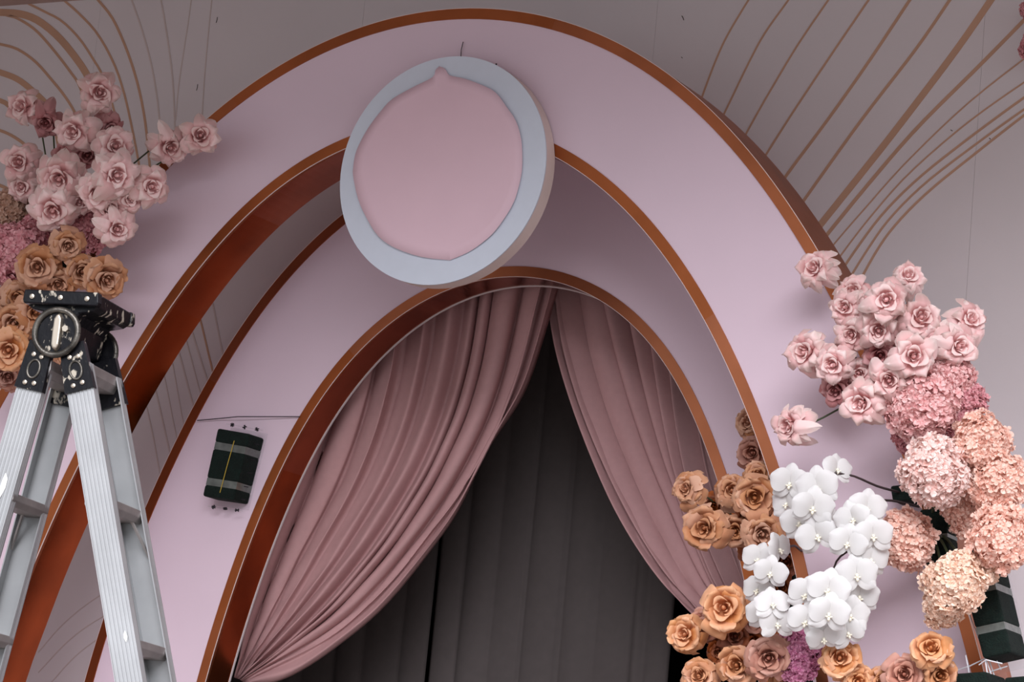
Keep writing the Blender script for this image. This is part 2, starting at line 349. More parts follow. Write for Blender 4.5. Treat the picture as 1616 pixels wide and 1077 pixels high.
# ------------------------------------------------------------------ curtains
def hang(name, guides, Y, nfold, amp, label, seed, u0=0, pinch=.35, mt='curtain', flip=1):
    rnd = random.Random(seed); NU, NV = nfold*18, 70
    G = [spline([at(x, y, Y-.7*amp) for x, y in g], NV) for _, g in guides]; U = [u for u, _ in guides]
    ph = [0]
    for i in range(nfold): ph.append(ph[-1]+rnd.uniform(.6, 1.4))
    ph = [p/ph[-1] for p in ph]; am = [rnd.uniform(.6, 1.25) for _ in range(nfold+1)]
    cols = []
    for i in range(NU+1):
        u = i/NU
        k = next(q for q in range(nfold) if u <= ph[q+1]+1e-9); t = (u-ph[k])/(ph[k+1]-ph[k])
        fold = math.sin(math.pi*t)**.75*am[k]+.18*math.sin(2*math.pi*t+k)   # rounded crest, tight valley
        cols.append((u, fold, t, k))
    V = []; Fc = []
    for u, fold, t, k in cols:
        for j in range(NV):
            v = j/(NV-1)
            # interpolate the guides across u
            q = max(0, min(len(U)-2, sum(1 for z in U[1:-1] if z <= u))); s = (u-U[q])/(U[q+1]-U[q])
            g0 = G[max(q-1, 0)][j]; g1 = G[q][j]; g2 = G[q+1][j]; g3 = G[min(q+2, len(U)-1)][j]
            p = .5*((2*g1)+(g2-g0)*s+(2*g1*2.5-5*g1+4*g2-g3+g0*2-g1*0)*0*s)  if False else g1.lerp(g2, s)
            a = amp*(1-(1-pinch)*v**2)*(.75+.25*math.sin(3*v+k))
            wr = .0022*math.sin(38*v+5*u*nfold+k*2.1)*v
            # a fold leans over its neighbour, so the valley is shadowed
            dx = flip*.6*a*math.sin(math.pi*t)*(1 if v < 2 else 0)
            V.append(Vector((p.x+dx, p.y+.7*amp-a*fold-wr, p.z+wr*.4)))
    for i in range(NU):
        for j in range(NV-1): Fc.append((i*NV+j, i*NV+j+1, (i+1)*NV+j+1, (i+1)*NV+j))
    lo = sum(V, Vector())/len(V); lo.z = min(v.z for v in V)
    root = link(name, mk(name, [v-lo for v in V], Fc, mt, True), label=label, cat='curtain'); root.location = lo
    sm = root.modifiers.new('t', 'SOLIDIFY'); sm.thickness = .0015
    return root
hang('curtain', [
    (0, [(520, 540), (485, 650), (440, 770), (400, 890), (374, 985), (356, 1068)]),
    (.22, [(600, 470), (585, 600), (540, 740), (465, 880), (405, 990), (358, 1068)]),
    (.45, [(690, 415), (670, 570), (625, 715), (540, 860), (450, 975), (362, 1070)]),
    (.7, [(780, 410), (750, 590), (700, 720), (620, 850), (510, 970), (366, 1072)]),
    (.88, [(840, 425), (795, 600), (745, 715), (665, 835), (540, 975), (368, 1074)]),
    (1, [(874, 430), (820, 603), (760, 700), (690, 832), (570, 975), (440, 1066), (370, 1078)])],
    YW+.12, 10, .075, 'dusty pink curtain swept to a tie on the foam cage side', 3, flip=1)
hang('curtain', [
    (0, [(868, 425), (890, 545), (930, 668), (982, 797), (1035, 892), (1085, 958), (1150, 1020)]),
    (.2, [(900, 430), (920, 560), (955, 680), (1005, 800), (1055, 895), (1110, 965), (1160, 1020)]),
    (.5, [(970, 460), (995, 580), (1025, 690), (1070, 810), (1110, 905), (1150, 965), (1180, 1020)]),
    (.8, [(1060, 530), (1075, 640), (1095, 740), (1125, 840), (1155, 920), (1180, 970), (1196, 1020)]),
    (1, [(1140, 620), (1150, 700), (1165, 780), (1185, 860), (1200, 930), (1208, 975), (1212, 1020)])],
    YW+.205, 8, .068, 'dusty pink curtain swept aside behind the tan roses', 11, flip=-1)
def drape(x0, x1, z1, Y, nf, label, seed):
    rnd = random.Random(seed); NU = nf*12; V = []; Fc = []; NV = 9
    ph = [0]
    for i in range(nf): ph.append(ph[-1]+rnd.uniform(.5, 1.5))
    for i in range(NU+1):
        u = i/NU*ph[-1]; k = next(q for q in range(nf) if u <= ph[q+1]+1e-9); t = (u-ph[k])/(ph[k+1]-ph[k])
        for j in range(NV):
            v = j/(NV-1)
            V.append((x0+(x1-x0)*i/NU+.006*math.sin(3*v+k), Y-.018*math.sin(math.pi*t)**.6*(.7+.3*math.sin(k*2.3))-.02*v*math.sin(k), z1*(1-v)+.01*v))
    for i in range(NU):
        for j in range(NV-1): Fc.append((i*NV+j, i*NV+j+1, (i+1)*NV+j+1, (i+1)*NV+j))
    lo = Vector(((x0+x1)/2, Y, 0))
    o = link('drape', mk('drape', [Vector(v)-lo for v in V], Fc, 'drape', True), label=label, cat='drape'); o.location = lo
    sm = o.modifiers.new('t', 'SOLIDIFY'); sm.thickness = .0015
YB = YW+.55
drape(at(690, 900, YB).x, at(1062, 960, YB).x, ZC-.1, YB, 8, 'wide charcoal grey pleated drape hanging behind the pink curtains', 5)
drape(at(260, 900, YB).x, at(681, 900, YB).x, ZC-.1, YB+.03, 9, 'charcoal grey drape seen below the curtain tied near the foam cage', 6)

# ------------------------------------------------------------------ step ladder
def ladder():
    P0 = at(93, 527, -1.4)             # the near hinge; about two metres in front of the arch
    H = P0.z; ax = math.radians(14.5)    # direction of the ladder's width, away from the camera
    WY = Vector((-math.sin(ax), math.cos(ax), 0)); WX = Vector((math.cos(ax), math.sin(ax), 0))
    M = Matrix(((WX.x, WY.x, 0, P0.x), (WX.y, WY.y, 0, P0.y), (0, 0, 1, 0), (0, 0, 0, 1)))
    root = empty('step_ladder', M=M, label='aluminium double step ladder with chipped black hinge cap', cat='ladder')
    k = mpp(P0)                        # metres per pixel there
    def add(nm, VF, mt, par=root, smooth=False, lab=None, bev=0):
        me = recalc(mk(nm, *VF, mt, smooth)); o = link(nm, me, par)
        if lab: o['label'] = lab
        if bev: b = o.modifiers.new('b', 'BEVEL'); b.width = bev; b.segments = 2; b.limit_method = 'ANGLE'
        return o
    WT = .185; HX = .035; SP = {-1: .160, 1: .312}; flare = .03
    # frame of a leg: sx = -1 / +1 spread side, sy = 0 near / 1 far
    def leg_frame(sx, sy):
        top = Vector((sx*HX, WT if sy else 0, H-.03)); L_ = H/math.cos(math.radians(13.2))
        bot = Vector((sx*(HX+SP[sx]*(H-.03)), (WT+flare*H/1.0*.55) if sy else -flare*H*.55, 0))
        d = (bot-top).normalized(); side = Vector((1, 0, 0)); side = (side-d*side.dot(d)).normalized(); back = side.cross(d)
        if (back.y > 0) != (sy == 0): back = -back      # points to the inside of the ladder
        return top, bot, d, side, back
    w2, fl, th = .0285, .028, .0026
    for sx in (-1, 1):
        for sy in (0, 1):
            top, bot, d, side, back = leg_frame(sx, sy)
            prof = [(-w2, fl), (-w2, 0)]                # C channel, ribbed outside web
            nr = 7
            for i in range(nr):
                x0 = -w2+2*w2*i/nr; x1 = -w2+2*w2*(i+1)/nr; g = .0022
                prof += [(x0+g*.8, 0 if i else 0), (x0+g*1.6, -.0016), (x1-g*1.6, -.0016), (x1-g*.8, 0)]
            prof += [(w2, 0), (w2+.0012, fl*.2), (w2, fl*.32), (w2+.0012, fl*.45), (w2, fl*.6), (w2+.0012, fl*.75), (w2, fl), (w2-th, fl), (w2-th, th), (-w2+th, th), (-w2+th, fl)]
            st = .035
            a = [top+d*st+side*x+back*y for x, y in prof]; b = [bot+side*x+back*y for x, y in prof]
            rail = add('rail', hexa(a, b), 'alu')
            # black cast shoe over the rail's top with oval boss and rivets
            A_ = top-d*.01; B_ = top+d*.090
            def sec(p, hw, t0, t1): return [p+side*x+back*y for x, y in ((-hw, -t0), (hw, -t0), (hw, t1), (-hw, t1))]
            sh = add('hinge_shoe', join(hexa(sec(A_, .026, .006, .012), sec(B_, .0315, .006, .012)), hexa(sec(A_, .0, .0, .0), sec(A_, .0001, .0, .0))), 'lacquer', bev=.003)
            oc = top+d*.047-back*.0065; ov = []
            for i in range(25):
                t = 2*math.pi*i/24; ov.append(oc+side*.013*math.cos(t)+d*.019*math.sin(t))
            add('oval_boss', tube(ov, .0028, 6, False), 'worn', sh, True)
            for rd_, rx in ((.018, -.008), (.020, .010), (.078, -.010), (.076, .010)):
                c = top+d*rd_+side*rx-back*.0055; add('rivet', tube([c, c-back*.0035, c-back*.0045], [.0052, .0048, .002], 10), 'steel', sh)
            # plastic-capped foot
            add('foot', hexa(sec(bot+d*-.06, .036, .005, .035), sec(bot, .036, .005, .035)), 'lacquer', rail)
    # steps between near and far rails
    z = H-.055; i = 0
    while z > .12:
        for sx in (-1, 1):
            tn, bn, dn, side, _ = leg_frame(sx, 0); tf, bf, df, _, _ = leg_frame(sx, 1)
            f = (tn.z-z)/(tn.z-bn.z); a = tn.lerp(bn, f); b = tf.lerp(bf, f); hw = .029
            e = Vector((0, .003, 0)); dz = Vector((0, 0, -.036 if i == 0 else -.026)); X = Vector((hw, 0, 0))
            ln = a-X*1; pr = lambda q: [q-X, q+X, q+X+dz*.55, q+X*.72+dz, q-X*.72+dz, q-X+dz*.55]
            st = add('step', hexa(pr(a+e), pr(b-e)), 'alud', bev=.0015)
            if i == 1:                 # struts under the second step
                for q, s in ((a, 1), (b, -1)):
                    q0 = q+Vector((sx*hw*.5, s*.035, -.024)); q1 = q+Vector((sx*(.03+SP[sx]*.075), s*.008, -.095))
                    add('strut', tube([q0, q1], .0035, 5), 'alud', st)
            for s in (-1, 1):
                c = b+Vector((s*.02, -.002, -.012)); add('rivet', tube([c, c-Vector((0, .006, 0))], .0045, 8), 'steel', st)
        z -= .276; i += 1
    # cap: cast I-beam from near to far, with hinge discs at both ends
    cz = H
    pf = [(-.080, .085), (-.078, .058), (-.066, .050), (-.036, .044), (-.026, .026), (-.024, 0), (-.020, -.022), (.020, -.022), (.024, 0), (.026, .026), (.036, .044), (.066, .050), (.078, .058), (.080, .085)]
    cap = add('cap', hexa([Vector((x, .004, cz+q)) for x, q in pf], [Vector((x, WT-.004, cz+q)) for x, q in pf]), 'lacquer', lab='chipped black cast ladder cap', bev=.003)
    pl = [(-.080, .058), (.080, .058), (.083, .066), (.081, .087), (-.081, .087), (-.083, .066)]
    add('cap_rim', hexa([Vector((x, -.014, cz+q)) for x, q in pl], [Vector((x, .008, cz+q)) for x, q in pl]), 'lacquer', cap, bev=.003)
    add('cap_rim', hexa([Vector((x, WT-.008, cz+q)) for x, q in pl], [Vector((x, WT+.014, cz+q)) for x, q in pl]), 'lacquer', cap, bev=.003)
    for x in (-.062, 0, .058):
        c = Vector((x, -.0135, cz+.072)); add('rivet', tube([c, c-Vector((0, .003, 0)), c-Vector((0, .004, 0))], [.0058, .0052, .002], 10), 'steel', cap)
    for y, s in ((0, -1), (WT, 1)):
        rg = [Vector((.047*math.cos(t*math.pi/18), y+s*.014, cz+.047*math.sin(t*math.pi/18))) for t in range(37)]
        hd = add('hinge_disc', tube([Vector((0, y+s*.002, cz)), Vector((0, y+s*.012, cz))], .047, 36), 'lacquer', cap)
        add('hinge_ring', tube(rg, .0065, 8, False), 'worn', hd, True)
        kn = [Vector((.004, y+s*q, cz)) for q in (.012, .020, .026)]
        hx = lambda q, f: [Vector((.013*f*cx_+.003, q, cz+.041*f*sz)) for cx_, sz in ((-.7, -.75), (-.3, -1), (.3, -1), (.7, -.75), (.75, 0), (.7, .75), (.3, 1), (-.3, 1), (-.7, .75), (-.75, 0))]
        add('lock_knob', join(hexa(hx(y+s*.010, 1), hx(y+s*.024, .85))), 'steel', hd, bev=.003)
        c = Vector((.020, y+s*.012, cz+.008)); add('bolt', tube([c, c+Vector((0, s*.008, 0))], .007, 6), 'steel', hd)
    # dried paint drops
    rnd = random.Random(4)
    for sx, f, x in ((1, .22, .01), (1, .31, -.018), (1, .29, -.012), (1, .40, .005), (1, .47, .015), (1, .50, -.01), (-1, .13, -.005), (-1, .11, .004), (-1, .17, -.02), (-1, .15, .01), (1, .36, .02)):
        top, bot, d, side, back = leg_frame(sx, 0); c = top.lerp(bot, f)+side*x-back*.0018
        ln = rnd.uniform(.008, .030); ww = rnd.uniform(.003, .007)
        lp = [c+d*ln*math.cos(t)*rnd.uniform(.7, 1.1)+side*ww*math.sin(t)*rnd.uniform(.6, 1.2) for t in [2*math.pi*i/9 for i in range(9)]]
        add('paint_drop', hexa(lp, [p-back*.0008 for p in lp]), 'splat')
ladder()

# ------------------------------------------------------------------ floral foam in cages
def foam(quad, yf, yb, label, bands=((.2, .3), (.73, .83)), pins=True, wire=False, rods=False):
    q = [at(x, y, yf) for x, y in quad]                 # TL, TR, BR, BL of the block's front
    lo = sum(q, Vector())/4; lo.y = yb
    root = empty('foam_cage', lo, label=label, cat='floral foam', group=None)
    q = [p-lo for p in q]; dp = Vector((0, yb-yf, 0))
    def at_(u, v): return (q[0].lerp(q[1], u)).lerp(q[3].lerp(q[2], u), v)
    def slab(v0, v1, g, sm=True):
        a = [at_(-g, v0), at_(1+g, v0), at_(1+g, v1), at_(-g, v1)]
        f = Vector((0, -g*.12, 0)); return hexa([p+f for p in a], [p+dp for p in a])
    e = [0]+[t for b in bands for t in b]+[1]
    segs = [(e[i], e[i+1]) for i in range(0, len(e), 2)]
    for i, (a, b) in enumerate(segs):
        o = link('foam_block', recalc(mk('foam_block', *slab(a-.0, b+.0, .0), 'foam')), root)
        b_ = o.modifiers.new('b', 'BEVEL'); b_.width = .006; b_.segments = 3
    for a, b in bands:
        link('tape_band', recalc(mk('tape_band', *slab(a-.004, b+.004, -.02), 'tape')), root)
    up = (q[0]-q[3]).normalized(); rt = (q[1]-q[0]).normalized()
    tray = [at_(-.06, -.08), at_(1.06, -.08), at_(1.06, 1.08), at_(-.06, 1.08)]
    link('cage_tray', recalc(mk('cage_tray', *hexa([p+dp*.93 for p in tray], [p+dp for p in tray]), 'cage')), root)
    if pins:
        for v, s in ((-.10, 1), (1.12, -1)):
            a, b = at_(.0, v)+dp*.5, at_(1.12, v)+dp*.5
            rod = link('cage_rod', mk('cage_rod', *tube([a, b], .0011, 5), 'cage'), root)
            for u in (.16, .5, .84):
                c = a.lerp(b, u); st = [Vector((R(-1, 1), R(-1, 1), R(-1, 1))).normalized() for _ in range(5)]
                link('pin', mk('pin', *join(*[tube([c-d*.006, c+d*.006], .0016, 5) for d in st]), 'dark'), rod)
        for v in (.12, .35, .55, .76, .95):
            c = at_(1.0, v)+dp*.45; link('pin', mk('pin', *tube([c, c+rt*.014], .0012, 5), 'dark'), root)
    if wire:
        link('yellow_wire', mk('yellow_wire', *tube([at_(.62, .14)+Vector((0, -.004, 0)), at_(.60, .5)+Vector((0, -.006, 0)), at_(.56, .92)+Vector((0, -.004, 0))], .0012, 6), 'yellow'), root)
    return root, q, lo
foam([(343, 676), (394, 685), (368, 790), (319, 783)], E-.075, E-.0005, 'green floral foam cage strapped on the smaller arch with a yellow wire', wire=True)
o = link('cable', mk('cable', *tube([at(311, 664, E-.008), at(345, 661, E-.010), at(375, 658, E-.02), at(473, 658, E-.006)], .0013, 6), 'dark'), label='thin dark cable strung above the foam cage on the smaller arch', cat='cable')
foam([(1506, 868), (1556, 858), (1596, 1030), (1551, 1040)], -.115, -.004, 'green floral foam block with clear tape below the cream hydrangea', bands=((.36, .42), (.72, .78)), pins=False)
rt_ = empty('zip_tie_bundle', at(1555, 1045, -.06), label='bundle of white zip ties hanging under the taped foam block', cat='zip ties')
lo = Vector(rt_.location)
for (a, b, c) in (((1522, 950), (1545, 1010), (1566, 1070)), ((1530, 955), (1553, 1020), (1572, 1075)), ((1500, 1062), (1530, 1052), (1571, 1032)), ((1548, 1068), (1565, 1060), (1590, 1052)), ((1545, 1050), (1556, 1042), (1582, 1048)), ((1524, 1035), (1527, 1050), (1529, 1062)), ((1551, 1020), (1556, 1050), (1560, 1077)), ((1502, 1048), (1505, 1060), (1507, 1070)), ((1556, 1038), (1570, 1036), (1580, 1058))):
    y = R(-.125, -.05); link('zip_tie', mk('zip_tie', *tube([at(*a, y)-lo, at(*b, y-.006)-lo, at(*c, y)-lo], .0014, 5), 'tie'), rt_)
foam([(1500, 1064), (1556, 1060), (1575, 1150), (1518, 1155)], -.13, -.004, 'lower green foam block beside the zip ties, under the apricot roses', bands=((.6, .7),), pins=False)
foam([(1584, 1070), (1630, 1066), (1650, 1150), (1600, 1155)], -.125, -.004, 'lower green foam block on the arch edge right of the zip ties', bands=((.6, .7),), pins=False)
foam([(1450, 805), (1492, 800), (1500, 905), (1462, 910)], -.07, -.004, 'green floral foam block half hidden among the peach hydrangeas', bands=((.4, .45),), pins=False)
foam([(1404, 767), (1450, 762), (1452, 790), (1408, 792)], -.06, -.004, 'small green foam block where the orchid stem starts', bands=(), pins=False)
foam([(1420, 560), (1470, 550), (1500, 660), (1450, 670)], -.06, -.004, 'green floral foam block behind the pale pink roses near the tall arch', bands=((.4, .5),), pins=False)
foam([(60, 300), (130, 310), (110, 430), (40, 420)], -.06, -.004, 'green floral foam block behind the roses above the ladder', bands=((.4, .5),), pins=False)
foam([(20, 450), (80, 460), (60, 560), (0, 550)], -.06, -.004, 'green floral foam block behind the tan roses by the ladder cap', bands=((.4, .5),), pins=False)
foam([(1200, 800), (1235, 800), (1262, 960), (1225, 960)], D1+.13, D1+.20, 'green floral foam block behind the inner edge of the tall arch', bands=((.4, .45),), pins=False)
foam([(1200, 990), (1250, 985), (1270, 1090), (1215, 1095)], -.07, -.004, 'green floral foam block under the magenta hydrangea', bands=((.4, .5),), pins=False)

# ------------------------------------------------------------------ flowers
def tipattr(me, vals):
    a = me.attributes.new('tip', 'FLOAT', 'POINT'); a.data.foreach_set('value', vals)
def petal(line, wid, cup, roll, pointy, seed, nu=6, nv=8, ruff=1.):
    """line: (r, z) centre line; wid: half width; bends round the flower's axis (z)"""
    rnd = random.Random(seed); V = []; T = []
    ph, ph2 = rnd.uniform(0, 6), rnd.uniform(0, 6); skew = rnd.uniform(-.12, .12)
    cl = spline([(r, 0, z) for r, z in line], nv)
    for j in range(nv):
        v = j/(nv-1)
        if pointy: w_ = wid*(.30+.70*math.sin(math.pi/2*min(1, v/.5)) if v < .5 else 1-.96*((v-.5)/.5)**1.7)
        else: w_ = wid*(.28+.72*math.sin(math.pi/2*min(1, v/.62)) if v < .62 else 1-.62*((v-.62)/.38)**2.4)
        for i in range(nu+1):
            u = -1+2*i/nu; r, z = cl[j].x, cl[j].z
            ang = u*w_/max(r*(.6+.4*(1-cup)), .28)
            ruf = ruff*((.09 if pointy else .10)*v*v*math.sin(4*u+ph)+(.05 if pointy else .07)*v*math.sin(7*u+ph2))
            rr = r*(1-.10*u*u*cup); z += -roll*(u*u*.6+abs(u)*.4)*v**1.5+ruf
            x = rr*math.cos(ang*cup); y = rr*math.sin(ang*cup)+u*w_*(1-cup)+skew*v*v
            V.append((x, y, z)); T.append(min(1, v**2.0+.35*u*u*v))
    Fc = [(j*(nu+1)+i, j*(nu+1)+i+1, (j+1)*(nu+1)+i+1, (j+1)*(nu+1)+i) for j in range(nv-1) for i in range(nu)]
    return V, Fc, T
def pmesh(name, *a, **k):
    V, Fc, T = petal(*a, **k); me = mk(name, V, Fc, 'p_pink', True); tipattr(me, T); return me
OUTER = {True: [pmesh('petal', [(.08, -.22), (.42, .06), (.74, .16+.05*s), (1.0, .0-.08*s), (1.08, -.26-.07*s)], .36, .22, .34+.06*s, True, s) for s in range(5)],
         False: [pmesh('petal', [(.08, -.22), (.42, .02), (.74, .18+.05*s), (.98, .06-.07*s), (1.02, -.08-.06*s)], .46, .25, .16, False, 20+s) for s in range(5)]}
MID = {True: [pmesh('petal', [(.06, -.18), (.34, .08), (.48, .34), (.68, .44+.03*s), (.86, .28)], .34, .45, .26, True, 40+s) for s in range(4)],
       False: [pmesh('petal', [(.06, -.18), (.36, .06), (.50, .32), (.64, .46+.03*s), (.76, .42)], .40, .5, .08, False, 50+s) for s in range(4)]}
def bud(seed):
    rnd = random.Random(seed); V = []; Fc = []; T = []
    for k in range(8):
        r = .11+.034*k; h = .56-.012*k; a0 = k*2.4+rnd.uniform(-.3, .3)
        v, f, t = petal([(.05, -.1), (r*1.05, .12), (r, h*.75), (r*1.02+.01*k, h), (r*1.15+.025*k, h+.01)], .15+.03*k, .95, .03, False, seed*9+k, 5, 6, ruff=.3)
        c, s = math.cos(a0), math.sin(a0); o = len(V)
        V += [(x*c-y*s, x*s+y*c, z) for x, y, z in v]; Fc += [tuple(i+o for i in q) for q in f]; T += [.2+q*.6 for q in t]
    v, f = tube([(0, 0, -.1), (0, 0, .25), (.02, 0, .36), (.02, .01, .40)], [.08, .09, .06, .02], 9); o = len(V); V += v; Fc += [tuple(i+o for i in q) for q in f]; T += [.25]*len(v)
    me = mk('rose_centre', V, Fc, 'p_pink', True); tipattr(me, T); return me
BUD = [bud(s) for s in range(4)]
def calyx():
    V, Fc = tube([(0, 0, -.32), (0, 0, -.22), (0, 0, -.12)], [.06, .14, .12], 8); return mk('calyx', V, Fc, 'stem')
CAL = calyx()
def setm(o, mt):
    o.material_slots[0].link = 'OBJECT'; o.material_slots[0].material = MT[mt]
def facing(P, ax, ay): return (-(P-CAM).normalized()+RT*ax-UP*ay).normalized()
def basis(P, zdir, spin, s):
    q = zdir.to_track_quat('Z', 'Y').to_matrix() @ Matrix.Rotation(spin, 3, 'Z')
    return Matrix.LocRotScale(P, q.to_quaternion(), (s, s, s))
def stemto(root, P, zd, A, s, rad, mt):
    """stem from the flower's base to its foam, in the flower's own space"""
    b = P-zd*.28*s; inv = root.matrix_world.inverted()
    L_ = (A-b).length; mid = b-zd*min(.35*L_, .06)
    pts = [inv @ p for p in spline([b, mid, mid.lerp(A, .5)+UP*.01, A], 8)]
    return link('stem', mk('stem', *tube(pts, rad/s, 6), mt, True), root)
def rose(px, py, d, Y, ax, ay, mt, anchor, label, group=None, pointy=True, open_=1., cat='rose'):
    P = at(px, py, Y); s = d*.5*mpp(P)*1.13; zd = facing(P, ax, ay); rnd = random.Random(int(px*31+py))
    root = empty('rose', M=basis(P, zd, rnd.uniform(0, 6), s), label=label, cat=cat, group=group)
    bpy.context.view_layer.update()
    c = link('rose_centre', rnd.choice(BUD), root); setm(c, mt)
    no = rnd.choice((12, 13, 14)) if pointy else rnd.choice((10, 11)); nm_ = rnd.choice((6, 7))
    for k in range(no+nm_):
        if k < no:
            me = rnd.choice(OUTER[pointy]); a = 2*math.pi*k/no+rnd.uniform(-.2, .2); ti = rnd.uniform(-.10, .42)*open_ if k % 2 else rnd.uniform(-.45, .0)*open_; sc = rnd.uniform(.82, 1.08) if k % 2 else rnd.uniform(.72, .94); dz = -.06 if k % 2 else .05
        else:
            me = rnd.choice(MID[pointy]); a = 2*math.pi*(k-no)/nm_+rnd.uniform(-.25, .25); ti = rnd.uniform(-.2, .3); sc = rnd.uniform(.85, 1.15); dz = 0
        o = link('petal', me, root); setm(o, mt)
        o.rotation_euler = (Matrix.Rotation(a, 3, 'Z') @ Matrix.Rotation(ti, 3, 'Y')).to_euler(); o.scale = (sc, sc, sc); o.location = (0, 0, dz)
    link('calyx', CAL, root)
    stemto(root, P, zd, anchor, s, .0022, 'stem')
    return root

FL = [[], [], [], []]
def floret(kind):
    V = []; Fc = []; T = []
    for k in range(4):
        a = k*math.pi/2+.2; c, s = math.cos(a), math.sin(a); o = len(V)
        pts = [(0, 0, 0, 0), (.30, -.30, .10, .4), (.40, 0, 0, .5), (.30, .30, .10, .4), (.64, -.46, .14, .7), (.74, 0, .04, .75), (.64, .46, .14, .7), (.95, -.26, .06, .95), (1.04, 0, -.02, 1), (.95, .26, .06, .95)]
        for x, y, z, t in pts:
            z += .14*math.sin(6*x+4*y+k*2+kind); V.append(Vector((x*c-y*s, x*s+y*c, z))); T.append(t)
        Fc += [(o, o+1, o+2), (o, o+2, o+3), (o+1, o+4, o+5, o+2), (o+2, o+5, o+6, o+3), (o+4, o+7, o+8, o+5), (o+5, o+8, o+9, o+6)]
    return V, Fc, T
FLK = [floret(k) for k in range(4)]
def hydrangea(px, py, d, Y, mt, anchor, label, group=None, sq=(1, 1, .9), ax=0, ay=0, fs=.18, nf=330):
    P = at(px, py, Y); s = d*.5*mpp(P)*.96; zd = facing(P, ax, ay); rnd = random.Random(int(px*17+py*3))
    root = empty('hydrangea', M=basis(P, zd, rnd.uniform(0, 6), s), label=label, cat='hydrangea', group=group)
    bpy.context.view_layer.update()
    V = []; Fc = []; T = []; lob = [Vector((rnd.uniform(-1, 1), rnd.uniform(-1, 1), rnd.uniform(-1, 1))).normalized() for _ in range(9)]
    for i in range(nf):
        z = 1-1.86*(i+.5)/nf; r = math.sqrt(max(0, 1-z*z)); a = i*2.399963
        n = Vector((r*math.cos(a), r*math.sin(a), z)); bulge = max(max(0, n.dot(l))**7 for l in lob)
        rad = .74+.22*bulge+rnd.uniform(-.10, .10)
        c = Vector((n.x*sq[0], n.y*sq[1], n.z*sq[2]))*rad
        nn = (n+Vector((rnd.uniform(-1, 1), rnd.uniform(-1, 1), rnd.uniform(-1, 1)))*.85).normalized()
        Q = nn.to_track_quat('Z', 'Y').to_matrix() @ Matrix.Rotation(rnd.uniform(0, 6), 3, 'Z'); k = fs*rnd.uniform(.75, 1.2); o = len(V)
        v, f, t = rnd.choice(FLK); t0 = rnd.uniform(-.2, .15)
        V += [c+Q @ p*k for p in v]; Fc += [tuple(j+o for j in q) for q in f]; T += [max(0, min(1, q+t0)) for q in t]
    me = mk('florets', V, Fc, mt); tipattr(me, T)
    link('florets', me, root, kind='stuff')
    cr = []; NB = 12
    vv = []; ff = []
    for j in range(7):
        t = math.pi*j/6
        for i in range(NB): vv.append((.60*sq[0]*math.sin(t)*math.cos(2*math.pi*i/NB), .60*sq[1]*math.sin(t)*math.sin(2*math.pi*i/NB), .60*sq[2]*math.cos(t)))
    for j in range(6):
        for i in range(NB): ff.append((j*NB+i, j*NB+(i+1) % NB, (j+1)*NB+(i+1) % NB, (j+1)*NB+i))
    me = mk('inner_florets', vv, ff, mt, True); tipattr(me, [.1]*len(vv)); link('inner_florets', me, root)
    stemto(root, P, zd, anchor, s, .003, 'stem')
    return root

def opet(line, wid, seed, nu=6, nv=8, full=.9):
    V = []; T = []; rnd = random.Random(seed); ph = rnd.uniform(0, 6); cl = spline([(r, 0, z) for r, z in line], nv)
    for j in range(nv):
        v = j/(nv-1); w_ = wid*math.sin(math.pi*min(.97, .06+full*v))**.62
        if j == 0: w_ = wid*.16
        for i in range(nu+1):
            u = -1+2*i/nu; V.append((cl[j].x-.10*u*u*v*wid, u*w_, cl[j].z-.10*u*u*v+.02*math.sin(5*u+ph)*v)); T.append(v)
    Fc = [(j*(nu+1)+i, j*(nu+1)+i+1, (j+1)*(nu+1)+i+1, (j+1)*(nu+1)+i) for j in range(nv-1) for i in range(nu)]
    me = mk('petal', V, Fc, 'o_white', True); tipattr(me, T); return me
OP = [opet([(.04, .02), (.35, .10), (.7, .08), (1.0, -.05)], .58, s) for s in range(2)]
OS = [opet([(.04, -.02), (.35, .03), (.7, .0), (.98, -.10)], .36, 9+s) for s in range(2)]
def olip():
    parts = [tube([(.02, 0, .02), (0, 0, .14), (-.06, 0, .22)], [.07, .075, .03], 7), tube([(-.05, 0, .10), (-.20, 0, .20), (-.30, 0, .12)], [.05, .07, .02], 7)]
    for s in (-1, 1): parts.append(tube([(-.06, 0, .08), (-.10, s*.11, .16), (-.06, s*.15, .26)], [.04, .05, .01], 6))
    return mk('lip', *join(*parts), 'o_lip', True)
OL = olip()
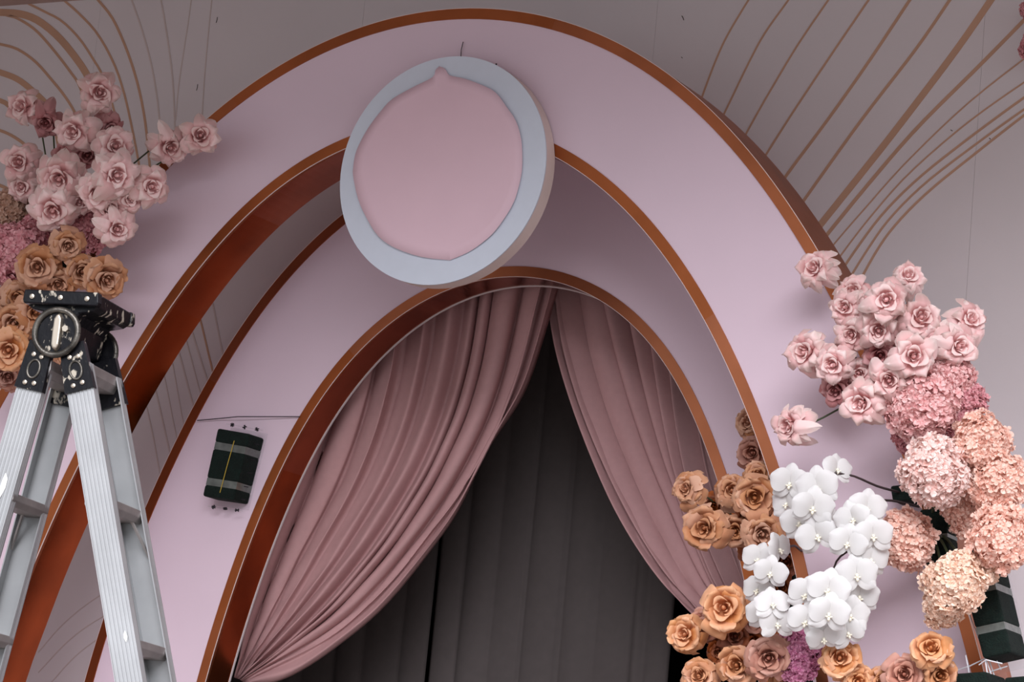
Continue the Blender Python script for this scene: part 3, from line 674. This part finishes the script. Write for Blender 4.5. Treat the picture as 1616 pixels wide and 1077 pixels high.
def orchid(stem_px, blooms, label, Y0):
    """stem_px: (px, py, Y) along the spray; blooms: (px, py, diameter, Y, ax, ay)"""
    pts = [at(x, y, Y) for x, y, Y in stem_px]; lo = pts[0]
    root = empty('orchid_spray', lo, label=label, cat='orchid', group=None)
    sp_ = spline(pts, 24); link('stem', mk('stem', *tube([p-lo for p in sp_], [.0030-.0016*i/23 for i in range(24)], 7), 'orchidstem', True), root)
    for (x, y, d, Y, ax, ay) in blooms:
        P = at(x, y, Y); s = d*.5*mpp(P)*1.10; zd = facing(P, ax, ay); rnd = random.Random(int(x*13+y))
        up = (UP-zd*UP.dot(zd)).normalized(); sd_ = up.cross(zd)
        rot = Matrix((up, sd_, zd)).transposed() @ Matrix.Rotation(rnd.uniform(-.35, .35), 3, 'Z')
        bl = bpy.data.objects.new('bloom', None); C.objects.link(bl); bl.parent = root; bl.empty_display_size = .02
        bl.matrix_local = Matrix.Translation(P-lo) @ rot.to_4x4() @ Matrix.Scale(s, 4)
        near = min(sp_, key=lambda q: (q-P).length); Mi = (Matrix.Translation(P) @ rot.to_4x4() @ Matrix.Scale(s, 4)).inverted()
        b = Mi @ near; link('pedicel', mk('pedicel', *tube(spline([(0, 0, -.02), (0, 0, -.25), tuple(b)], 6), .0013/s, 5), 'stem', True), bl)
        for me, a, dz in ((OS[0], 0, -.03), (OS[1], 2.2, -.03), (OS[1], -2.2, -.03), (OP[0], 1.22, .02), (OP[1], -1.22, .02)):
            o = link('sepal' if me in OS else 'petal', me, bl)
            o.rotation_euler = (Matrix.Rotation(a+rnd.uniform(-.1, .1), 3, 'Z') @ Matrix.Rotation(rnd.uniform(-.25, .12), 3, 'Y')).to_euler(); o.location = (0, 0, dz)
        link('lip', OL, bl)

# --- spray above the ladder
AL = at(92, 370, -.03); AL2 = at(40, 510, -.03)
LP = 'pale pink reflexed rose in the spray above the ladder'; GP = 'pale pink roses above the ladder'
for x, y, d, dy, ax, ay, lab in (
    (157, 147, 62, -.20, .05, -.05, 'fully open pale pink rose topping the spray above the ladder'), (38, 170, 56, -.16, -.5, -.2, 'pale pink rose at the tip of the ladder spray, before the widest printed lines'), (74, 192, 50, -.14, -.2, .3, None),
    (118, 207, 62, -.24, -.3, .1, 'pale pink rose in front of the dusty roses above the ladder'), (182, 232, 58, -.22, .1, -.1, 'pale pink rose below the one topping the ladder spray'), (172, 200, 44, -.14, .2, .5, None),
    (31, 257, 58, -.24, -.2, -.1, 'pale pink rose on a thin bare stem reaching away from the ladder spray'),
    (316, 215, 58, -.14, .05, -.1, 'pale pink rose over the copper edge at the tip of the ladder spray'), (267, 232, 60, -.14, .3, .2, 'pale pink rose next to the one over the copper edge, ladder spray'),
    (95, 281, 74, -.28, -.2, .2, 'full pale pink rose beside the large bright one in the ladder spray'), (183, 277, 72, -.32, .15, .0, 'large bright pink rose in the middle of the ladder spray'),
    (238, 294, 58, -.24, .25, .05, 'pale pink rose before the tall arch face, apart from the ladder spray'), (37, 294, 52, -.20, -.4, .1, 'small pale pink rose under the one on a thin bare stem'), (84, 330, 74, -.28, -.1, .3, 'full pale pink rose just above the deep pink hydrangeas'), (153, 303, 58, -.30, 0, .2, None),
    (184, 361, 58, -.26, .15, .15, 'lowest pale pink rose of the ladder spray'), (172, 328, 52, -.26, .2, .2, None), (126, 318, 46, -.22, 0, .1, None), (205, 312, 46, -.25, .1, .3, None),
    (137, 243, 50, -.14, .1, .3, None), (108, 244, 46, -.14, -.3, .3, None)):
    rose(x, y, d, dy, ax, ay, 'p_pink' if dy < -.141 or lab or x > 260 else 'p_dusty', AL, lab or (LP if dy < -.141 or x > 260 else 'dusty pink rose tucked behind the pale roses above the ladder'), None if lab else (GP if dy < -.141 or x > 260 else 'dusty pink roses above the ladder'))
hydrangea(18, 335, 78, -.16, 'h_tan', AL, 'pale tan hydrangea head among the roses above the ladder', fs=.2)
hydrangea(20, 402, 116, -.20, 'h_rose', AL, 'large deep pink hydrangea head just above the ladder cap', ay=.1)
hydrangea(132, 366, 82, -.14, 'h_rose', AL, 'smaller deep pink hydrangea head under the roses above the ladder', ay=.3)
hydrangea(58, 372, 70, -.16, 'h_rose', AL, 'deep pink hydrangea head between the pale and the tan roses', ay=.3)
TL, GT = 'tan rose clustered around the black ladder cap', 'tan roses by the ladder cap'
for x, y, d, dy, ax, ay, mt, *lb in ((107, 387, 54, -.26, .1, .2, 'p_tan', 'topmost tan rose, right under the pale roses of the ladder spray'), (60, 421, 66, -.28, -.1, .1, 'p_tan', 'large tan rose lying against the deep pink hydrangea'), (128, 428, 56, -.22, .2, .2, 'p_tan'), (165, 440, 68, -.24, .35, .25, 'p_tan', 'tan rose reaching furthest over the tall arch, behind the ladder cap'),
    (92, 448, 58, -.22, 0, .2, 'p_tan'), (30, 470, 56, -.22, -.2, .1, 'p_tan'), (55, 492, 62, -.24, .2, .1, 'p_tan'), (22, 510, 62, -.26, -.1, .1, 'p_tan'), (14, 552, 68, -.28, -.1, .1, 'p_apricot'),
    (48, 548, 56, -.20, .1, .2, 'p_tan'), (12, 592, 56, -.18, 0, .3, 'p_mauve'), (80, 596, 38, -.10, .3, .3, 'p_mauve'), (105, 560, 50, -.10, .2, .1, 'p_tan', 'tan rose seen between the legs just under the ladder hinge'), (-14, 500, 60, -.22, -.2, 0, 'p_tan')):
    rose(x, y, d, dy, ax, ay, mt, AL if y < 440 else AL2, lb[0] if lb else TL if mt == 'p_tan' else {'p_apricot': 'bright apricot rose beside the ladder cap', 'p_mauve': 'muted mauve pink rose hanging below the ladder cap'}[mt], None if lb else {'p_tan': GT, 'p_mauve': 'mauve roses by the ladder'}.get(mt), pointy=False)

# --- pale pink roses on the other side of the tall arch
AR = at(1440, 600, -.03)
LR, GR = 'pale pink reflexed rose in the spray above the pink hydrangeas', 'pale pink roses above the pink hydrangeas'
for x, y, d, dy, ax, ay, lab in (
    (1288, 425, 60, -.14, -.45, -.25, 'pale pink rose nodding alone over the copper edge of the tall arch'), (1433, 439, 54, -.16, .05, -.55, 'pale pink rose standing highest on its own upright stem'),
    (1347, 464, 60, -.18, -.1, -.5, 'pale pink rose facing up beside the copper edge of the tall arch'), (1335, 486, 54, -.20, -.3, -.1, 'pale pink rose half under the upturned one at the copper edge'), (1399, 474, 72, -.26, 0, -.1, 'wide open pale pink rose with a tight centre'),
    (1529, 508, 62, -.14, .5, -.4, 'spiky pale pink rose turned away towards the printed wall'), (1510, 546, 66, -.18, .4, 0, 'pale pink rose just below the spiky one by the printed wall'), (1452, 504, 68, -.20, .2, -.3, 'pale pink rose right under the rose standing highest'), (1387, 521, 64, -.22, -.05, .1, 'pale pink rose directly below the wide open one with a tight centre'), (1346, 528, 54, -.20, -.3, .1, 'small pale pink rose under the pair at the copper edge'),
    (1274, 556, 68, -.20, -.65, 0, 'pale pink rose turned sideways over the tall arch, on a twin stem'), (1316, 576, 64, -.22, -.3, .1, 'pale pink rose touching the sideways one on the twin stem'), (1441, 563, 72, -.30, .1, 0, 'large pale pink rose just above the big salmon hydrangea'), (1404, 600, 66, -.28, -.1, .1, 'pale pink rose resting on the rim of the big salmon hydrangea'), (1361, 636, 70, -.28, -.35, .15, 'pale pink rose beside the start of the long bare stem'),
    (1250, 673, 64, -.20, -.75, .1, 'pale pink rose on a bare stem reaching over the tall arch'), (1423, 522, 60, -.18, 0, 0, None), (1478, 540, 58, -.18, .2, .1, None), (1356, 588, 46, -.16, -.1, .2, None)):
    rose(x, y, d, dy, ax, ay, 'p_pink', AR, lab or LR, None if lab else GR)
for x, y, d, dy, ax, ay in ((1389, 560, 54, -.17, 0, .2), (1322, 614, 60, -.16, -.3, .3)):
    rose(x, y, d, dy, ax, ay, 'p_dusty', AR, 'dusty pink rose deep inside the spray above the pink hydrangeas', 'dusty roses above the pink hydrangeas')
# --- hydrangeas
AH = at(1470, 830, -.03)
hydrangea(1453, 642, 138, -.22, 'h_pink', AR, 'big salmon pink hydrangea head under the pale pink roses', ax=-.1, fs=.16, nf=420)
hydrangea(1500, 598, 96, -.14, 'h_pink', AR, 'salmon pink hydrangea head against the printed wall', ax=.2)
hydrangea(1524, 632, 70, -.12, 'h_rose', AR, 'small rose pink hydrangea head beside the printed wall')
hydrangea(1445, 692, 78, -.12, 'h_rose', AH, 'deep rose hydrangea head wedged above the blush white one', ay=.3)
hydrangea(1512, 660, 70, -.12, 'h_rose', AH, 'rose pink hydrangea head between the salmon and the peach heads', ay=.3)
hydrangea(1549, 697, 104, -.22, 'h_peach', AH, 'bright peach hydrangea head behind the blush white one', ax=.1, ay=-.1)
hydrangea(1477, 748, 128, -.28, 'h_blush', AH, 'blush white hydrangea head next to the orchid stem', fs=.17, nf=420)
hydrangea(1578, 765, 108, -.20, 'h_peach', AH, 'peach hydrangea head under the brightest peach one, by the wall', ax=.2)
hydrangea(1528, 806, 92, -.13, 'h_peach', AH, 'shaded peach hydrangea head in the middle of the peach cluster', ay=.2)
hydrangea(1427, 852, 104, -.18, 'h_peach', AH, 'soft peach hydrangea head touching the white orchids', ax=-.2, sq=(1, 1.1, .9))
hydrangea(1583, 850, 118, -.22, 'h_peach', AH, 'pale peach hydrangea head above the taped foam block', ax=.1)
hydrangea(1506, 922, 112, -.24, 'h_cream', AH, 'cream hydrangea head drooping lowest over the foam', ax=-.1, ay=.2, nf=400)
hydrangea(1490, 962, 74, -.20, 'h_cream', AH, 'lower lobe of pale cream hydrangea above the single apricot rose', ax=-.1, ay=.4)
hydrangea(1548, 902, 62, -.20, 'h_cream', AH, 'small cream hydrangea head spilling over the taped foam', ax=.3)
hydrangea(1259, 1034, 84, -.16, 'h_mag', at(1235, 1040, -.03), 'magenta pink hydrangea head under the white orchids', sq=(1, 1.1, .9), fs=.2)
hydrangea(1634, 72, 56, YW-.10, 'h_rose', at(1645, 60, YW-.002), 'rose pink hydrangea head pinned on the printed wall')
hydrangea(1632, 18, 48, YW-.10, 'h_rose', at(1645, 40, YW-.002), 'topmost rose pink hydrangea head on the printed wall')
# --- tan roses beside the curtain
AT = at(1225, 880, D1+.14); AB = at(1235, 1040, -.03)
TR_, GTR = 'tan rose in the cluster between the curtain and the orchids', 'tan roses between curtain and orchids'
for x, y, d, dy, ax, ay, mt, lab in (
    (1184, 668, 52, D1+.07, -.5, -.2, 'p_tan', 'tan rose peeping from behind the copper edge of the tall arch'), (1190, 714, 56, D1+.07, -.3, .1, 'p_mauve', 'dull tan rose half hidden by the copper edge'),
    (1087, 774, 54, -.06, -.6, -.2, 'p_tan', 'tan rose on a dark stem in front of the curtain folds'), (1114, 833, 70, -.10, -.3, .1, 'p_tan', 'wide open tan rose against the curtain folds'),
    (1156, 776, 58, .02, -.1, -.2, 'p_tan', None), (1191, 786, 72, -.05, 0, 0, 'p_tan', 'largest tan rose of the cluster between the curtain and the orchids'), (1127, 798, 40, .06, -.2, .2, 'p_rust', None), (1161, 838, 56, -.02, -.1, .1, 'p_tan', None),
    (1203, 842, 68, -.06, .1, .2, 'p_tan', None), (1217, 812, 50, .0, .2, 0, 'p_tan', None), (1180, 822, 46, .0, 0, 0, 'p_rust', None), (1240, 886, 50, D1+.07, 0, 0, 'p_rust', None), (1232, 925, 48, D1+.07, .1, .1, 'p_rust', None), (1196, 752, 50, .03, 0, -.2, 'p_tan', None),
    (1190, 872, 48, .06, 0, .2, 'p_rust', None), (1228, 860, 44, D1+.07, 0, 0, 'p_rust', None)):
    rose(x, y, d, dy, ax, ay, mt, AT, lab or (TR_ if mt == 'p_tan' else 'rose in shade-darkened rust brown deep in the cluster beside the curtain'), None if lab else (GTR if mt == 'p_tan' else 'rust roses beside the curtain'), pointy=False)
for x, y, d, dy, ax, ay, mt, lab in (
    (1143, 960, 78, -.20, -.1, -.05, 'p_apricot', 'large bright apricot rose below the curtain tie'), (1083, 1002, 58, -.16, -.4, .0, 'p_apricot', 'apricot rose reaching out over the dark opening'),
    (1112, 988, 54, -.12, -.2, .2, 'p_mauve', 'mauve tan rose between the two apricot roses by the dark opening'), (1160, 1004, 54, -.10, 0, .1, 'p_rust', None), (1164, 1052, 68, -.18, -.2, -.1, 'p_tan', 'open tan rose under the large bright apricot rose'), (1213, 1038, 70, -.20, 0, .1, 'p_mauve', 'mauve tan rose touching the magenta hydrangea'),
    (1104, 1070, 58, -.18, -.2, -.3, 'p_tan', 'tan rose lowest over the dark opening'), (1192, 978, 50, -.10, .1, .1, 'p_mauve', None), (1238, 1068, 50, -.14, 0, .2, 'p_tan', None), (1190, 1012, 50, -.08, 0, .1, 'p_rust', None), (1222, 985, 50, -.06, 0, .1, 'p_rust', None), (1135, 1030, 40, -.10, -.1, .1, 'p_rust', None),
    (1325, 1040, 66, -.22, .05, -.15, 'p_apricot', 'vivid orange apricot rose right under the orchids'), (1352, 1078, 60, -.18, .2, -.1, 'p_apricot', None),
    (1468, 1026, 66, -.20, .1, -.3, 'p_apricot', 'single apricot rose on a dark stem below the cream hydrangea'), (1428, 1066, 66, -.18, -.1, -.1, 'p_mauve', 'mauve tan rose below the single apricot rose on a dark stem'), (1482, 1066, 62, -.16, .2, .1, 'p_tan', None), (1392, 1078, 56, -.16, 0, -.1, 'p_tan', None), (1452, 1062, 54, -.15, 0, 0, 'p_apricot', None)):
    anc = AB if x < 1300 else at(1400 if x < 1400 else 1525, 1090, -.03)
    nm = {'p_apricot': ('apricot rose at the foot of the cream hydrangea', 'low apricot roses'), 'p_mauve': ('mauve tan rose in the low cluster around the magenta hydrangea', 'low mauve roses'), 'p_rust': ('rust rose deep in the low cluster by the magenta hydrangea', 'low rust roses'), 'p_tan': ('tan rose low in the cluster around the magenta hydrangea', 'low tan roses')}[mt]
    rose(x, y, d, dy, ax, ay, mt, anc, lab or nm[0], None if lab else nm[1], pointy=False)
# --- white orchids
orchid([(1422, 778, -.05), (1385, 768, -.16), (1340, 750, -.24), (1300, 752, -.28), (1280, 790, -.28), (1285, 840, -.26), (1300, 860, -.24)],
       [(1247, 764, 62, -.26, -.25, 0), (1290, 770, 66, -.32, 0, .05), (1320, 742, 52, -.26, .7, -.3), (1242, 796, 54, -.24, -.6, 0), (1283, 802, 66, -.33, 0, .2), (1262, 826, 60, -.28, -.3, .15), (1290, 846, 66, -.30, 0, .15), (1315, 828, 44, -.26, .5, .2)],
       'white orchid spray arching on a bare dark stem from the foam', 0)
orchid([(1450, 800, -.05), (1400, 790, -.16), (1365, 800, -.24), (1355, 850, -.26), (1350, 900, -.26), (1345, 940, -.24)],
       [(1368, 803, 60, -.28, .1, -.1), (1346, 820, 58, -.30, -.1, .1), (1378, 846, 62, -.30, .15, .1), (1338, 858, 60, -.32, -.1, .1), (1374, 884, 62, -.28, .3, .15), (1352, 908, 66, -.30, .1, .1), (1356, 942, 62, -.26, .2, .2)],
       'white orchid spray hanging against the soft peach hydrangea', 0)
orchid([(1450, 880, -.05), (1380, 860, -.14), (1325, 880, -.22), (1310, 930, -.26), (1300, 980, -.26), (1295, 1015, -.24)],
       [(1272, 940, 60, -.30, -.35, 0), (1307, 932, 68, -.34, 0, .05), (1342, 972, 62, -.28, .2, .1), (1308, 970, 66, -.35, .05, .15), (1272, 982, 62, -.32, -.15, .1), (1338, 1000, 56, -.27, .25, .2), (1300, 1008, 56, -.30, .1, .6)],
       'white orchid spray hanging lowest, over the magenta hydrangea', 0)
orchid([(1265, 870, .0), (1250, 862, -.12), (1225, 880, -.20), (1215, 920, -.24), (1215, 960, -.24), (1222, 990, -.22)],
       [(1197, 884, 54, -.22, -.4, -.1), (1229, 868, 54, -.22, .9, 0), (1216, 905, 54, -.28, -.1, .15), (1196, 932, 54, -.24, -.5, 0), (1219, 955, 56, -.30, .2, -.3), (1204, 972, 58, -.26, -.3, .15), (1226, 985, 56, -.28, .35, .2)],
       'short white orchid spray hanging beside the curtain and tan roses', 0)
